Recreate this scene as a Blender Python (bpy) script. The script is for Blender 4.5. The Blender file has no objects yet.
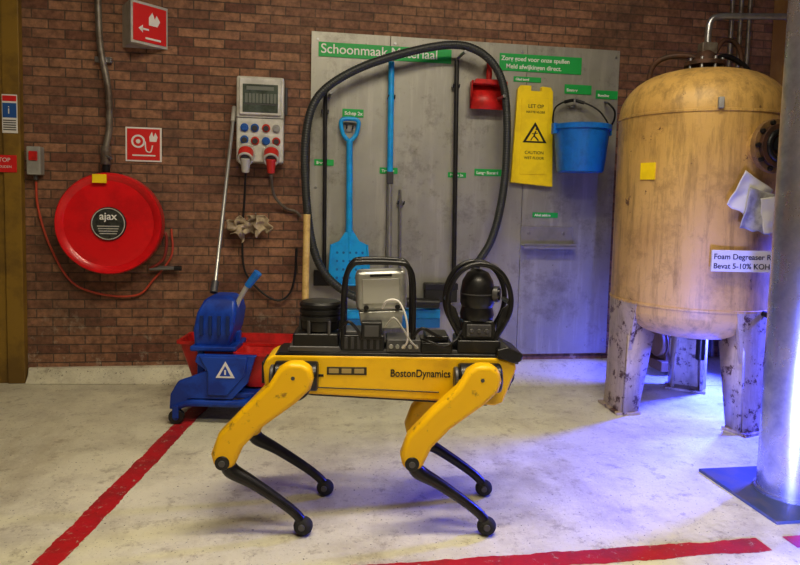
import bpy, bmesh, math, random
from mathutils import Matrix, Vector, noise
random.seed(4)
C=bpy.context.collection
S9,C9=math.sin(math.radians(9)),math.cos(math.radians(9))

# ---------------------------------------------------------------- materials
MATS={}
def mat(name,col,rough=.5,metal=0,col2=None,scale=8,lo=.45,hi=.6,bump=0,bscale=60,emit=None,estr=1,detail=6,coat=0,rough2=None,alpha=1):
    if name in MATS: return MATS[name]
    m=bpy.data.materials.new(name);m.use_nodes=True;nt=m.node_tree;b=nt.nodes['Principled BSDF']
    b.inputs['Roughness'].default_value=rough;b.inputs['Metallic'].default_value=metal
    b.inputs['Coat Weight'].default_value=coat
    b.inputs['Base Color'].default_value=(*col,1)
    tc=nt.nodes.new('ShaderNodeTexCoord')
    if col2:
        n=nt.nodes.new('ShaderNodeTexNoise');n.inputs['Scale'].default_value=scale;n.inputs['Detail'].default_value=detail;n.inputs['Roughness'].default_value=.65
        nt.links.new(tc.outputs['Object'],n.inputs['Vector'])
        r=nt.nodes.new('ShaderNodeValToRGB');r.color_ramp.elements[0].position=lo;r.color_ramp.elements[1].position=hi
        r.color_ramp.elements[0].color=(*col,1);r.color_ramp.elements[1].color=(*col2,1)
        nt.links.new(n.outputs['Fac'],r.inputs['Fac']);nt.links.new(r.outputs['Color'],b.inputs['Base Color'])
        if rough2 is not None:
            mr=nt.nodes.new('ShaderNodeMapRange');mr.inputs['From Min'].default_value=lo;mr.inputs['From Max'].default_value=hi
            mr.inputs['To Min'].default_value=rough;mr.inputs['To Max'].default_value=rough2
            nt.links.new(n.outputs['Fac'],mr.inputs['Value']);nt.links.new(mr.outputs[0],b.inputs['Roughness'])
    if bump:
        n2=nt.nodes.new('ShaderNodeTexNoise');n2.inputs['Scale'].default_value=bscale;n2.inputs['Detail'].default_value=4
        nt.links.new(tc.outputs['Object'],n2.inputs['Vector'])
        bp=nt.nodes.new('ShaderNodeBump');bp.inputs['Strength'].default_value=bump;bp.inputs['Distance'].default_value=.005
        nt.links.new(n2.outputs['Fac'],bp.inputs['Height']);nt.links.new(bp.outputs[0],b.inputs['Normal'])
    if emit:
        b.inputs['Emission Color'].default_value=(*emit,1);b.inputs['Emission Strength'].default_value=estr
    if alpha<1: b.inputs['Alpha'].default_value=alpha
    MATS[name]=m;return m

BLK=mat('black_plastic',(.010,.010,.011),.42,col2=(.024,.024,.024),scale=14,lo=.4,hi=.7)
BLKM=mat('black_metal',(.02,.02,.022),.35,.4)
DGR=mat('dark_grey',(.06,.06,.065),.45)
GRY=mat('grey_plastic',(.36,.37,.35),.5,col2=(.28,.28,.26),scale=6)
LGR=mat('light_grey',(.5,.5,.47),.45,col2=(.4,.4,.37),scale=10)
STL=mat('steel',(.42,.43,.45),.3,.85,col2=(.33,.34,.36),scale=20)
ALU=mat('aluminium',(.45,.46,.45),.38,.7,col2=(.36,.37,.36),scale=5)
WHT=mat('white',(.78,.78,.76),.5)
PAP=mat('paper',(.66,.66,.62),.8)
YEL=mat('robot_yellow',(.92,.57,.004),.36,col2=(.78,.45,.004),scale=9,lo=.5,hi=.75,coat=.15,bump=.08)
YEL2=mat('robot_yellow_scuffed',(.92,.56,.004),.42,col2=(.32,.18,.02),scale=26,lo=.61,hi=.72,bump=.12)
SGY=mat('sign_yellow',(.95,.72,.012),.42,col2=(.86,.64,.012),scale=10)
RED=mat('signal_red',(.74,.008,.014),.30,coat=.25,col2=(.60,.006,.012),scale=5)
SRED=mat('sign_red',(.66,.02,.02),.45)
PRED=mat('plastic_red',(.62,.02,.018),.4,col2=(.42,.015,.012),scale=12)
BLU=mat('tool_blue',(.010,.20,.68),.38,col2=(.008,.15,.54),scale=12)
SBL=mat('shovel_blue',(.012,.38,.82),.36,col2=(.012,.30,.70),scale=12)
DBL=mat('cart_blue',(.008,.065,.44),.40,col2=(.006,.035,.28),scale=9)
GRN=mat('label_green',(.010,.40,.08),.5)
WOOD=mat('pale_wood',(.70,.52,.20),.6,col2=(.58,.40,.14),scale=30)
CRD=mat('orange_cable',(.50,.07,.035),.5)
PIPE=mat('conduit_grey',(.22,.20,.17),.45,.4,col2=(.12,.09,.07),scale=10)
RUSTP=mat('rusty_pipe',(.10,.045,.025),.6,.2,col2=(.05,.03,.02),scale=14)
BRS=mat('bristles',(.03,.03,.03),.9)

# ---------------------------------------------------------------- helpers
def root(name,M=None):
    e=bpy.data.objects.new(name,None);e.empty_display_size=.1;C.objects.link(e)
    if M is not None: e.matrix_world=M
    return e
def fin(bm,name,parent,m,M=None,bev=0,seg=2,smooth=True,ang=40):
    bmesh.ops.recalc_face_normals(bm,faces=bm.faces)
    me=bpy.data.meshes.new(name);bm.to_mesh(me);bm.free()
    if smooth:
        for p in me.polygons:p.use_smooth=True
        me.set_sharp_from_angle(angle=math.radians(ang))
    me.materials.append(m)
    o=bpy.data.objects.new(name,me);C.objects.link(o)
    if parent: o.parent=parent
    if M is not None: o.matrix_local=M
    if bev:
        b=o.modifiers.new('bevel','BEVEL');b.width=bev;b.segments=seg;b.limit_method='ANGLE';b.angle_limit=math.radians(35);b.harden_normals=True
    return o
def box(name,p,lo,hi,m,bev=.003,M=None,seg=2):
    bm=bmesh.new();bmesh.ops.create_cube(bm,size=1)
    for v in bm.verts:
        v.co=Vector([ (lo[i]+hi[i])/2+v.co[i]*(hi[i]-lo[i]) for i in range(3)])
    return fin(bm,name,p,m,M,bev,seg)
def prism(name,p,poly,y0,y1,m,bev=.004,M=None,seg=2):
    bm=bmesh.new();a=[bm.verts.new((x,y0,z)) for x,z in poly];b=[bm.verts.new((x,y1,z)) for x,z in poly]
    bm.faces.new(a);bm.faces.new(b[::-1]);n=len(poly)
    for i in range(n):bm.faces.new((a[i],b[i],b[(i+1)%n],a[(i+1)%n]))
    return fin(bm,name,p,m,M,bev,seg)
def cr(pts,n):
    P=[Vector(q) for q in pts]
    if len(P)==2: return [P[0].lerp(P[1],i/n) for i in range(n+1)]
    out=[]
    for i in range(len(P)-1):
        p0=P[i-1] if i else P[0]*2-P[1];p1=P[i];p2=P[i+1];p3=P[i+2] if i+2<len(P) else P[i+1]*2-P[i]
        for k in range(n):
            t=k/n;out.append(.5*((2*p1)+(p2-p0)*t+(2*p0-5*p1+4*p2-p3)*t*t+(3*p1-p0-3*p2+p3)*t**3))
    out.append(P[-1]);return out
def sweep(name,p,pts,r,m,n=6,seg=12,smooth=True,corr=0,M=None,flat=1.0,cap=True):
    pts=[Vector(q) for q in pts]
    path=cr(pts,n) if smooth else pts
    if corr:
        L=[0]
        for a,b in zip(path,path[1:]):L.append(L[-1]+(b-a).length)
        N=int(L[-1]/(corr/4));q=[];j=0
        for i in range(N+1):
            s=L[-1]*i/N
            while j<len(L)-2 and L[j+1]<s:j+=1
            q.append(path[j].lerp(path[j+1],(s-L[j])/max(1e-9,L[j+1]-L[j])))
        path=q
    if isinstance(r,(int,float)): rad=[r]*len(path)
    else:
        rad=[]
        for i in range(len(path)):
            t=i/(len(path)-1)*(len(r)-1);k=min(int(t),len(r)-2);rad.append(r[k]+(r[k+1]-r[k])*(t-k))
    if corr: rad=[x*(1 if i%4<2 else .93) for i,x in enumerate(rad)]
    bm=bmesh.new();rings=[];T=(path[1]-path[0]).normalized()
    N_=T.orthogonal().normalized()
    up=Vector((0,1,0))
    if abs(T.dot(up))<.95: N_=(up-T*T.dot(up)).normalized()
    for i,c in enumerate(path):
        if i==0:t=path[1]-path[0]
        elif i==len(path)-1:t=path[-1]-path[-2]
        else:t=path[i+1]-path[i-1]
        t=t.normalized();N_=(N_-t*N_.dot(t)).normalized();B=t.cross(N_)
        rings.append([bm.verts.new(c+(N_*math.cos(2*math.pi*k/seg)*flat+B*math.sin(2*math.pi*k/seg))*rad[i]) for k in range(seg)])
    for a,b in zip(rings,rings[1:]):
        for k in range(seg):bm.faces.new((a[k],a[(k+1)%seg],b[(k+1)%seg],b[k]))
    if cap: bm.faces.new(rings[0][::-1]);bm.faces.new(rings[-1])
    return fin(bm,name,p,m,M,ang=50)
def cyl(name,p,a,b,r,m,r2=None,bev=.002,seg=28,M=None):
    a=Vector(a);b=Vector(b);d=b-a;bm=bmesh.new()
    bmesh.ops.create_cone(bm,cap_ends=True,segments=seg,radius1=r,radius2=r if r2 is None else r2,depth=d.length)
    q=d.to_track_quat('Z','Y').to_matrix().to_4x4();bm.transform(Matrix.Translation((a+b)/2)@q)
    return fin(bm,name,p,m,M,bev)
def rev(name,p,prof,m,c=(0,0,0),axis=(0,0,1),seg=48,M=None,ang=35,bev=0):
    bm=bmesh.new();rings=[]
    for r,z in prof:
        if r<1e-5: rings.append([bm.verts.new((0,0,z))])
        else: rings.append([bm.verts.new((r*math.cos(2*math.pi*k/seg),r*math.sin(2*math.pi*k/seg),z)) for k in range(seg)])
    for a,b in zip(rings,rings[1:]):
        for k in range(seg):
            k2=(k+1)%seg
            if len(a)==1 and len(b)==1: continue
            if len(a)==1: bm.faces.new((a[0],b[k],b[k2]))
            elif len(b)==1: bm.faces.new((a[k],a[k2],b[0]))
            else: bm.faces.new((a[k],a[k2],b[k2],b[k]))
    q=Vector(axis).to_track_quat('Z','Y').to_matrix().to_4x4();bm.transform(Matrix.Translation(c)@q)
    return fin(bm,name,p,m,M,bev,ang=ang)
def ball(name,p,c,s,m,M=None):
    bm=bmesh.new();bmesh.ops.create_uvsphere(bm,u_segments=24,v_segments=16,radius=1)
    if isinstance(s,(int,float)): s=(s,s,s)
    for v in bm.verts: v.co=Vector((c[0]+v.co.x*s[0],c[1]+v.co.y*s[1],c[2]+v.co.z*s[2]))
    return fin(bm,name,p,m,M,ang=180)
def text(name,p,s,loc,size,m,ex=.0006,rz=0,ax='LEFT',M=None,sx=1,bold=0):
    t=bpy.data.curves.new(name,'FONT');t.body=s;t.size=size;t.extrude=ex;t.align_x=ax;t.offset=bold;t.materials.append(m)
    o=bpy.data.objects.new(name,t);C.objects.link(o);o.parent=p
    o.matrix_local=(M or Matrix())@Matrix.Translation(loc)@Matrix.Rotation(rz,4,'Z')@Matrix.Rotation(math.pi/2,4,'X')@Matrix.Diagonal((sx,1,1,1))
    return o
def torus(name,p,c,R_,r,m,axis=(0,1,0),seg=40):
    q=Vector(axis).to_track_quat('Z','Y');pts=[Vector(c)+q@Vector((R_*math.cos(a),R_*math.sin(a),0)) for a in [2*math.pi*i/seg for i in range(seg+1)]]
    return sweep(name,p,pts,r,m,smooth=False,seg=10)
def ring2(name,p,c,ro,ri,y0,y1,m,seg=40):
    return rev(name,p,[(ri,0),(ro,0),(ro,y1-y0),(ri,y1-y0),(ri,0)],m,c=(c[0],y0,c[1]),axis=(0,1,0),seg=seg)
def noded(name):
    m=bpy.data.materials.new(name);m.use_nodes=True;nt=m.node_tree;return m,nt,nt.nodes['Principled BSDF']
class G:
    def __init__(s,nt):s.nt=nt;s.geo=nt.nodes.new('ShaderNodeNewGeometry').outputs['Position']
    def noise(s,sc,det=5,rough=.6,vec=None):
        n=s.nt.nodes.new('ShaderNodeTexNoise');n.inputs['Scale'].default_value=sc;n.inputs['Detail'].default_value=det;n.inputs['Roughness'].default_value=rough
        s.nt.links.new(vec or s.geo,n.inputs['Vector']);return n.outputs['Fac']
    def ramp(s,f,a,b,ca=(0,0,0),cb=(1,1,1)):
        r=s.nt.nodes.new('ShaderNodeValToRGB');e=r.color_ramp.elements;e[0].position=a;e[1].position=b;e[0].color=(*ca,1);e[1].color=(*cb,1)
        s.nt.links.new(f,r.inputs['Fac']);return r.outputs['Color']
    def mix(s,f,a,b,mode='MIX'):
        n=s.nt.nodes.new('ShaderNodeMix');n.data_type='RGBA';n.blend_type=mode
        for v,i in ((f,0),(a,6),(b,7)):
            if isinstance(v,(int,float)):n.inputs[i].default_value=v
            elif isinstance(v,tuple):n.inputs[i].default_value=(*v,1)
            else:s.nt.links.new(v,n.inputs[i])
        return n.outputs[2]
    def mul(s,a,b):
        n=s.nt.nodes.new('ShaderNodeMath');n.operation='MULTIPLY'
        for v,i in ((a,0),(b,1)):
            if isinstance(v,(int,float)):n.inputs[i].default_value=v
            else:s.nt.links.new(v,n.inputs[i])
        return n.outputs[0]
    def scale(s,v):
        n=s.nt.nodes.new('ShaderNodeMapping');n.inputs['Scale'].default_value=v;s.nt.links.new(s.geo,n.inputs['Vector']);return n.outputs[0]
    def axis(s,i,a,b):
        sp=s.nt.nodes.new('ShaderNodeSeparateXYZ');s.nt.links.new(s.geo,sp.inputs[0])
        mr=s.nt.nodes.new('ShaderNodeMapRange');s.nt.links.new(sp.outputs[i],mr.inputs['Value']);mr.inputs['From Min'].default_value=a;mr.inputs['From Max'].default_value=b;return mr.outputs[0]
    def bump(s,h,b,st=.3,d=.01):
        n=s.nt.nodes.new('ShaderNodeBump');n.inputs['Strength'].default_value=st;n.inputs['Distance'].default_value=d
        s.nt.links.new(h,n.inputs['Height']);s.nt.links.new(n.outputs[0],b.inputs['Normal'])

# ---------------------------------------------------------------- room
def brick_mat():
    m,nt,b=noded('brick_wall');g=G(nt);L=nt.links
    sp=nt.nodes.new('ShaderNodeSeparateXYZ');L.new(g.geo,sp.inputs[0])
    ad=nt.nodes.new('ShaderNodeMath');ad.operation='ADD';L.new(sp.outputs[0],ad.inputs[0]);L.new(sp.outputs[1],ad.inputs[1])
    cb=nt.nodes.new('ShaderNodeCombineXYZ');L.new(ad.outputs[0],cb.inputs[0]);L.new(sp.outputs[2],cb.inputs[1])
    br=nt.nodes.new('ShaderNodeTexBrick');L.new(cb.outputs[0],br.inputs['Vector'])
    br.inputs['Scale'].default_value=1;br.inputs['Brick Width'].default_value=.165;br.inputs['Row Height'].default_value=.050;br.inputs['Mortar Size'].default_value=.0042;br.inputs['Mortar Smooth'].default_value=.4
    br.inputs['Color1'].default_value=(.38,.195,.11,1);br.inputs['Color2'].default_value=(.17,.066,.040,1);br.inputs['Mortar'].default_value=(.10,.065,.045,1)
    br.inputs['Bias'].default_value=-.05
    c=g.mix(g.mul(g.ramp(g.noise(1.1),.4,.7),.45),br.outputs['Color'],(.29,.17,.10))
    c=g.mix(1,c,g.ramp(g.noise(28,5,.7),.3,.72,(.45,.45,.45),(1.25,1.25,1.25)),'MULTIPLY')
    c=g.mix(g.mul(g.ramp(g.noise(2.6,6,.7),.50,.72),.6),c,(.06,.036,.025))
    mu=g.mul(g.axis(2,.5,.03),g.ramp(g.noise(9,7,.75),.54,.64));mu=g.mul(mu,.8)
    c=g.mix(mu,c,(.50,.44,.35))
    L.new(c,b.inputs['Base Color']);b.inputs['Roughness'].default_value=.7
    h=g.mix(.3,g.ramp(br.outputs['Fac'],0,1,(1,1,1),(0,0,0)),g.noise(70,4));g.bump(h,b,.6,.008)
    return m
BRICK=brick_mat()
def floor_mat():
    m,nt,b=noded('worn_painted_floor');g=G(nt);L=nt.links
    c=g.mix(g.ramp(g.noise(.9,4),.35,.65),(.78,.76,.58),(.62,.61,.49))
    c=g.mix(g.mul(g.ramp(g.noise(3.2,8,.72),.46,.68),.7),c,(.42,.39,.30))
    c=g.mix(g.mul(g.ramp(g.noise(11,8,.8),.54,.66),.65),c,(.26,.22,.155))
    c=g.mix(g.mul(g.ramp(g.noise(8,8,.8),.58,.66),.4),c,(.86,.84,.68))
    c=g.mix(g.ramp(g.noise(95,3,.6),.64,.70),c,(.08,.065,.05))
    c=g.mix(g.ramp(g.noise(30,7,.8),.655,.695),c,(.06,.045,.035))
    st=g.noise(2.2,7,.7,g.scale((1,.3,1)));c=g.mix(g.mul(g.ramp(st,.54,.74),.55),c,(.33,.27,.16))
    L.new(c,b.inputs['Base Color'])
    L.new(g.ramp(g.noise(6,6,.7),.35,.65,(.34,.34,.34),(.64,.64,.64)),b.inputs['Roughness'])
    g.bump(g.noise(38,8,.75),b,.55,.009);return m
FLOOR=floor_mat()
PLAST=mat('painted_wall',(.22,.19,.15),.8,col2=(.17,.14,.11),scale=2)
CEIL=mat('ceiling_paint',(.20,.19,.17),.9,col2=(.15,.14,.12),scale=2)
X0,X1,Y0,Y1,ZC=-3.0,3.9,-2.5,3.72,3.1
box('floor',None,(X0,Y0,-.1),(X1,Y1,0),FLOOR,0)
box('wall_back',None,(X0,Y1,0),(X1,Y1+.15,ZC),BRICK,0)
box('wall_left',None,(X0-.15,Y0,0),(X0,Y1+.15,ZC),BRICK,0)
box('wall_right',None,(X1,Y0,0),(X1+.15,Y1+.15,ZC),BRICK,0)
box('wall_front',None,(X0,Y0-.15,0),(X1,Y0,ZC),PLAST,0)
box('ceiling',None,(X0,Y0,ZC),(X1,Y1,ZC+.1),CEIL,0)
# sloping curb at the foot of the back wall
bm=bmesh.new();CB=[(-1.45,.02,.07),(-1.07,.04,.10),(-.6,.05,.15),(-.26,.06,.19),(.57,.07,.26),(1.3,.08,.32),(1.9,.08,.36),(3.88,.08,.42)]
rows=[]
for x,w,o in CB:
    rows.append([bm.verts.new((x,Y1,0)),bm.verts.new((x,Y1,.078)),bm.verts.new((x,Y1-w,.075)),bm.verts.new((x,Y1-w-(o-w)*.25,.035)),bm.verts.new((x,Y1-o,.001)),])
for a,b in zip(rows,rows[1:]):
    for k in range(5): bm.faces.new((a[k],a[(k+1)%5],b[(k+1)%5],b[k]))
bm.faces.new(rows[0]);bm.faces.new(rows[-1][::-1])
fin(bm,'trim_1',None,FLOOR,bev=.005,ang=40)
def line_mat():
    m,nt,b=noded('red_line_paint');g=G(nt);L=nt.links
    c=g.mix(g.ramp(g.noise(7,6,.7),.45,.7),(.46,.012,.02),(.26,.02,.022))
    c=g.mix(g.ramp(g.noise(26,8,.8),.575,.63),c,(.42,.35,.28));c=g.mix(g.ramp(g.noise(60,4,.8),.64,.70),c,(.06,.02,.02));L.new(c,b.inputs['Base Color']);b.inputs['Roughness'].default_value=.5
    g.bump(g.noise(60,5),b,.3,.004);return m
LINE=line_mat()
def ragged(name,a,b,w):
    a=Vector((*a,0));b=Vector((*b,0));d=(b-a);n=Vector((-d.y,d.x,0)).normalized();N=int(d.length/.01)
    bm=bmesh.new();pr=None
    for i in range(N+1):
        c=a+d*i/N;e1=w/2+noise.noise(c*9+Vector((3,1,0)))*.008+noise.noise(c*60)*.005;e2=w/2+noise.noise(c*9+Vector((9,5,2)))*.008+noise.noise(c*60+Vector((7,7,7)))*.005
        q=(bm.verts.new(c+n*e1+Vector((0,0,.0012))),bm.verts.new(c-n*e2+Vector((0,0,.0012))))
        if pr: bm.faces.new((pr[0],q[0],q[1],pr[1]))
        pr=q
    return fin(bm,name,None,LINE)
ragged('floor_marking_line',(-.455,3.30),(-1.14,-1.0),.080)
ragged('floor_marking_line',(-.72,1.700),(1.44,1.712),.072)
ragged('floor_marking_line',(1.53,1.715),(2.6,1.72),.070)

OCH=mat('ochre_paint',(.27,.165,.022),.5,col2=(.17,.10,.018),scale=4)
d=root('door_1',Matrix.Translation((-1.9,Y1-.001,0)))
box('frame_post',d,(.36,-.05,.0),(.445,0,2.5),OCH,.004)
box('leaf',d,(-.6,-.035,.0),(.355,0,2.45),OCH,.003)
box('frame_head',d,(-.66,-.05,2.45),(.445,0,2.55),OCH,.004)
box('frame_post_hinge',d,(-.68,-.05,.0),(-.605,0,2.5),OCH,.004)
cyl('handle',d,(-.5,-.1,1.05),(-.38,-.1,1.05),.01,STL)
cyl('handle_stem',d,(-.5,-.035,1.05),(-.5,-.1,1.05),.01,STL)
OCH2=mat('ochre_column_paint',(.42,.25,.07),.6,col2=(.3,.16,.05),scale=4)
box('trim_2',None,(2.93,3.45,0),(3.12,3.719,3.1),OCH2,.01)

# ---------------------------------------------------------------- wall signs left
s=root('emergency_equipment_sign',Matrix.Translation((-1.50,Y1-.052,1.44)))
box('plate',s,(-.04,-.004,-.1),(.035,0,.1),WHT,.001);box('blue_band',s,(-.036,-.006,-.02),(.031,-.003,.055),mat('sign_blue',(.02,.1,.35),.5),.0005)
box('red_band',s,(-.036,-.006,.065),(.031,-.003,.093),SRED,.0005)
for i in range(5): box('text_row_%d'%i,s,(-.034,-.0065,-.085+i*.012),(.028,-.004,-.080+i*.012),DGR,0)
text('letter',s,'i',(-.012,-.007,0),.06,WHT)
s=root('red_notice_sign',Matrix.Translation((-1.535,Y1-.052,1.18)))
box('plate',s,(-.08,-.004,-.045),(.062,0,.045),SRED,.001);text('line_1',s,'STOP',(-.04,-.005,.01),.03,WHT);text('line_2',s,'VRIJHOUDEN',(-.07,-.005,-.022),.018,WHT)
# projecting fire sign
s=root('projecting_fire_sign',Matrix.Translation((-.82,Y1-.001,1.93)))
q=[(-.135,0),(.10,0),(-.055,-.15)]
bm=bmesh.new()
a=[bm.verts.new((x,y,-.105)) for x,y in q];b=[bm.verts.new((x,y,.115)) for x,y in q]
bm.faces.new(a);bm.faces.new(b[::-1])
for i in range(3): bm.faces.new((a[i],a[(i+1)%3],b[(i+1)%3],b[i]))
fin(bm,'body',s,LGR,bev=.002)
ang=math.atan2(.15,.155);Mf=Matrix.Translation((-.055,-.15,0))@Matrix.Rotation(ang,4,'Z')
Lf=math.hypot(.155,.15)
box('red_face',s,(.012,-.004,-.09),(Lf-.012,0,.10),SRED,.001,M=Mf)
box('pictogram_arrow_stem',s,(.06,-.006,-.03),(.10,-.003,-.02),WHT,0,M=Mf)
prism('pictogram_arrow',s,[(.04,-.025),(.065,-.045),(.065,-.005)],-.006,-.003,WHT,0,M=Mf)
prism('pictogram_flame',s,[(.10,0),(.15,0),(.165,.03),(.145,.06),(.135,.035),(.12,.07),(.10,.04)],-.006,-.003,WHT,0,M=Mf)
box('pictogram_base',s,(.08,-.006,-.075),(.17,-.003,-.065),WHT,0,M=Mf)
# flat fire hose sign
s=root('fire_hose_sign',Matrix.Translation((-.845,Y1-.001,1.305)))
box('plate',s,(-.097,-.006,-.09),(.092,0,.097),WHT,.001);box('red_face',s,(-.088,-.008,-.081),(.083,-.005,.088),SRED,.001)
ring2('pictogram_reel',s,(-.03,.02),.036,.026,-.010,-.007,WHT);rev('pictogram_hub',s,[(0,0),(.012,0),(.012,.003),(0,.003)],WHT,c=(-.03,-.010,.02),axis=(0,1,0),seg=16)
sweep('pictogram_hose',s,[(.006,-.009,.02),(.012,-.009,-.03),(.035,-.009,-.035),(.045,-.009,0)],.004,WHT)
prism('pictogram_flame',s,[(.03,.02),(.065,.02),(.072,.045),(.06,.07),(.05,.045),(.042,.075),(.028,.045)],-.010,-.007,WHT,0)
box('pictogram_line',s,(-.06,-.010,-.06),(.06,-.007,-.052),WHT,0)

s=root('water_supply_pipe',Matrix.Translation((-1.04,Y1,0)))
sweep('riser',s,[(-.03,-.04,3.08),(-.03,-.04,2.3),(-.025,-.04,2.0),(-.015,-.04,1.8),(.02,-.04,1.6),(.025,-.04,1.4),(0.01,-.05,1.28)],.018,PIPE)
cyl('union',s,(0.01,-.05,1.19),(0.01,-.05,1.29),.027,PIPE);cyl('valve',s,(0.01,-.05,1.15),(0.01,-.05,1.19),.02,BLKM);cyl('valve_lever',s,(.01,-.07,1.24),(.05,-.08,1.22),.006,STL)
for z in (1.75,2.25): box('clip_%d'%(z*100),s,(-.05,-.03,z-.015),(.035,-.001,z+.015),STL)

# fire hose reel
s=root('fire_hose_reel',Matrix.Translation((-.99,Y1-.001,.878)))
rev('back_disc',s,[(0,0),(.245,0),(.26,.005),(.26,.014),(.24,.014),(0,.012)],RED,c=(0,-.055,0),axis=(0,1,0),seg=72)
rev('hose_coil',s,[(.12,0),(.225,0),(.235,.025),(.235,.06),(.225,.085),(.12,.085)],mat('black_hose',(.03,.03,.03),.6),c=(0,-.14,0),axis=(0,1,0),seg=64)
rev('front_disc',s,[(0,.012),(.06,.008),(.10,.002),(.225,0.004),(.245,-.010),(.262,-.012),(.268,-.002),(.268,.010),(.245,.012),(0,.016)],RED,c=(0,-.155,0),axis=(0,1,0),seg=72)
rev('rim',s,[(.260,-.006),(.267,-.006),(.267,.07),(.260,.07),(.260,-.006)],RED,c=(0,-.150,0),axis=(0,1,0),seg=72)
rev('label_disc',s,[(0,0),(.085,0),(.088,.004),(.088,.018),(0,.018)],mat('label_dark',(.05,.055,.05),.4,col2=(.02,.02,.02),scale=40),c=(0,-.165,0),axis=(0,1,0),seg=48)
ring2('label_ring',s,(0,0),.084,.079,-.1665,-.164,LGR)
text('label_name',s,'ajax',(0,-.1665,.022),.055,WHT,ax='CENTER',bold=.001)
for i in range(4): box('label_text_%d'%i,s,(-.055+i*.004,-.1665,-.015-i*.013),(.055-i*.004,-.165,-.010-i*.013),LGR,0)
box('yellow_tag',s,(-.075,-.175,.212),(-.005,-.16,.258),SGY,.002)
cyl('axle',s,(0,-.055,0),(0,0,0),.035,BLKM);box('wall_bracket',s,(-.06,-.03,-.09),(.06,0,.2),RED,.004)
cyl('feed',s,(.03,-.045,.1),(.03,-.045,.268),.012,BLKM)
box('nozzle_bracket',s,(.22,-.04,-.245),(.32,0,-.235),STL,.002)
cyl('nozzle',s,(.18,-.05,-.25),(.34,-.05,-.245),.009,mat('nozzle_grey',(.2,.2,.2),.4,.5));cyl('nozzle_tip',s,(.31,-.05,-.245),(.35,-.05,-.245),.013,BLKM)
sweep('hose_tail',s,[(.22,-.06,-.10),(.262,-.05,-.05),(.27,-.05,-.12),(.25,-.05,-.2),(.18,-.05,-.25)],.008,mat('hose_red_brown',(.25,.03,.02),.5))

s=root('wall_switch_box',Matrix.Translation((-1.39,Y1-.001,1.2)))
box('housing',s,(-.035,-.06,-.075),(.035,0,.075),GRY,.006);box('red_lid',s,(-.022,-.068,.0),(.022,-.058,.05),PRED,.005);cyl('gland',s,(0,-.03,-.1),(0,-.03,-.073),.012,DGR)
s=root('orange_cable',Matrix.Translation((0,Y1,0)))
sweep('cable',s,[(-1.39,-.03,1.09),(-1.385,-.02,.95),(-1.33,-.02,.75),(-1.22,-.02,.55),(-1.05,-.02,.48),(-.88,-.02,.48),(-.8,-.02,.56),(-.70,-.02,.7),(-.70,-.02,.85)],.006,CRD,n=8)

# power distribution box
s=root('power_distribution_box',Matrix.Translation((-.215,Y1-.001,1.445)))
PW=mat('distribution_box_grey',(.62,.62,.58),.45,col2=(.48,.48,.44),scale=10)
box('housing',s,(-.13,-.11,-.22),(.125,0,.245),PW,.012)
box('lid_seam',s,(-.128,-.113,.02),(.123,-.109,.024),DGR,0)
box('window_frame',s,(-.115,-.125,.035),(.11,-.108,.235),PW,.008)
box('window',s,(-.095,-.129,.05),(.092,-.123,.20),mat('smoked_window',(.10,.125,.105),.15,col2=(.06,.075,.06),scale=10),.002)
for i in range(9): box('breaker_%d'%i,s,(-.082+i*.019,-.131,.10),(-.068+i*.019,-.127,.15),mat('breaker_grey',(.16,.18,.16),.3),.001)
box('breaker_rail',s,(-.09,-.1305,.09),(.088,-.128,.096),DGR,0)
box('window_label',s,(-.075,-.131,.168),(.07,-.128,.188),mat('breaker_grey',(.16,.18,.16)),0)
RB=mat('socket_red',(.55,.03,.02),.4);BB=mat('socket_blue',(.02,.12,.45),.4)
for i,(x,z,m) in enumerate([(-.085,-.03,BB),(-.03,-.03,BB),(.03,-.03,RB),(.085,-.03,GRY),(-.085,-.095,BB),(-.028,-.10,RB),(.03,-.10,BB),(.085,-.10,RB)]):
    cyl('socket_%d'%i,s,(x,-.125,z-.004),(x,-.11,z),.022,m,bev=.003);cyl('socket_cap_%d'%i,s,(x,-.130,z-.006),(x,-.124,z-.004),.015,DGR if i%3 else m)
for i,x in enumerate((-.075,.06)):
    cyl('cee_flange_%d'%i,s,(x,-.10,-.16),(x,-.13,-.17),.048,PW);cyl('cee_body_%d'%i,s,(x,-.13,-.165),(x,-.175,-.205),.040,RB)
    cyl('cee_plug_%d'%i,s,(x,-.17,-.20),(x,-.15,-.275),.028,LGR if i==0 else RB,r2=.020)
    torus('cee_ring_%d'%i,s,(x,-.178,-.207),.036,.007,LGR,axis=(0,-.8,-.6))
    cyl('cee_face_%d'%i,s,(x,-.174,-.203),(x,-.180,-.208),.026,DGR)
cyl('side_handle',s,(.135,-.06,.05),(.135,-.06,.2),.008,DGR)
s=root('power_cable',Matrix.Translation((0,Y1,0)))
sweep('cable_left',s,[(-.29,-.15,1.16),(-.30,-.08,1.05),(-.315,-.03,.80),(-.30,-.03,.62),(-.22,-.03,.51),(-.12,-.03,.45),(-.05,-.03,.49),(-.02,-.03,.60),(-.015,-.02,.75)],.006,BLK,n=8)
sweep('cable_right',s,[(-.155,-.16,1.16),(-.14,-.08,1.05),(-.08,-.03,.98),(-.02,-.03,.96),(.01,-.03,.93)],.008,PIPE,n=8)

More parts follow.
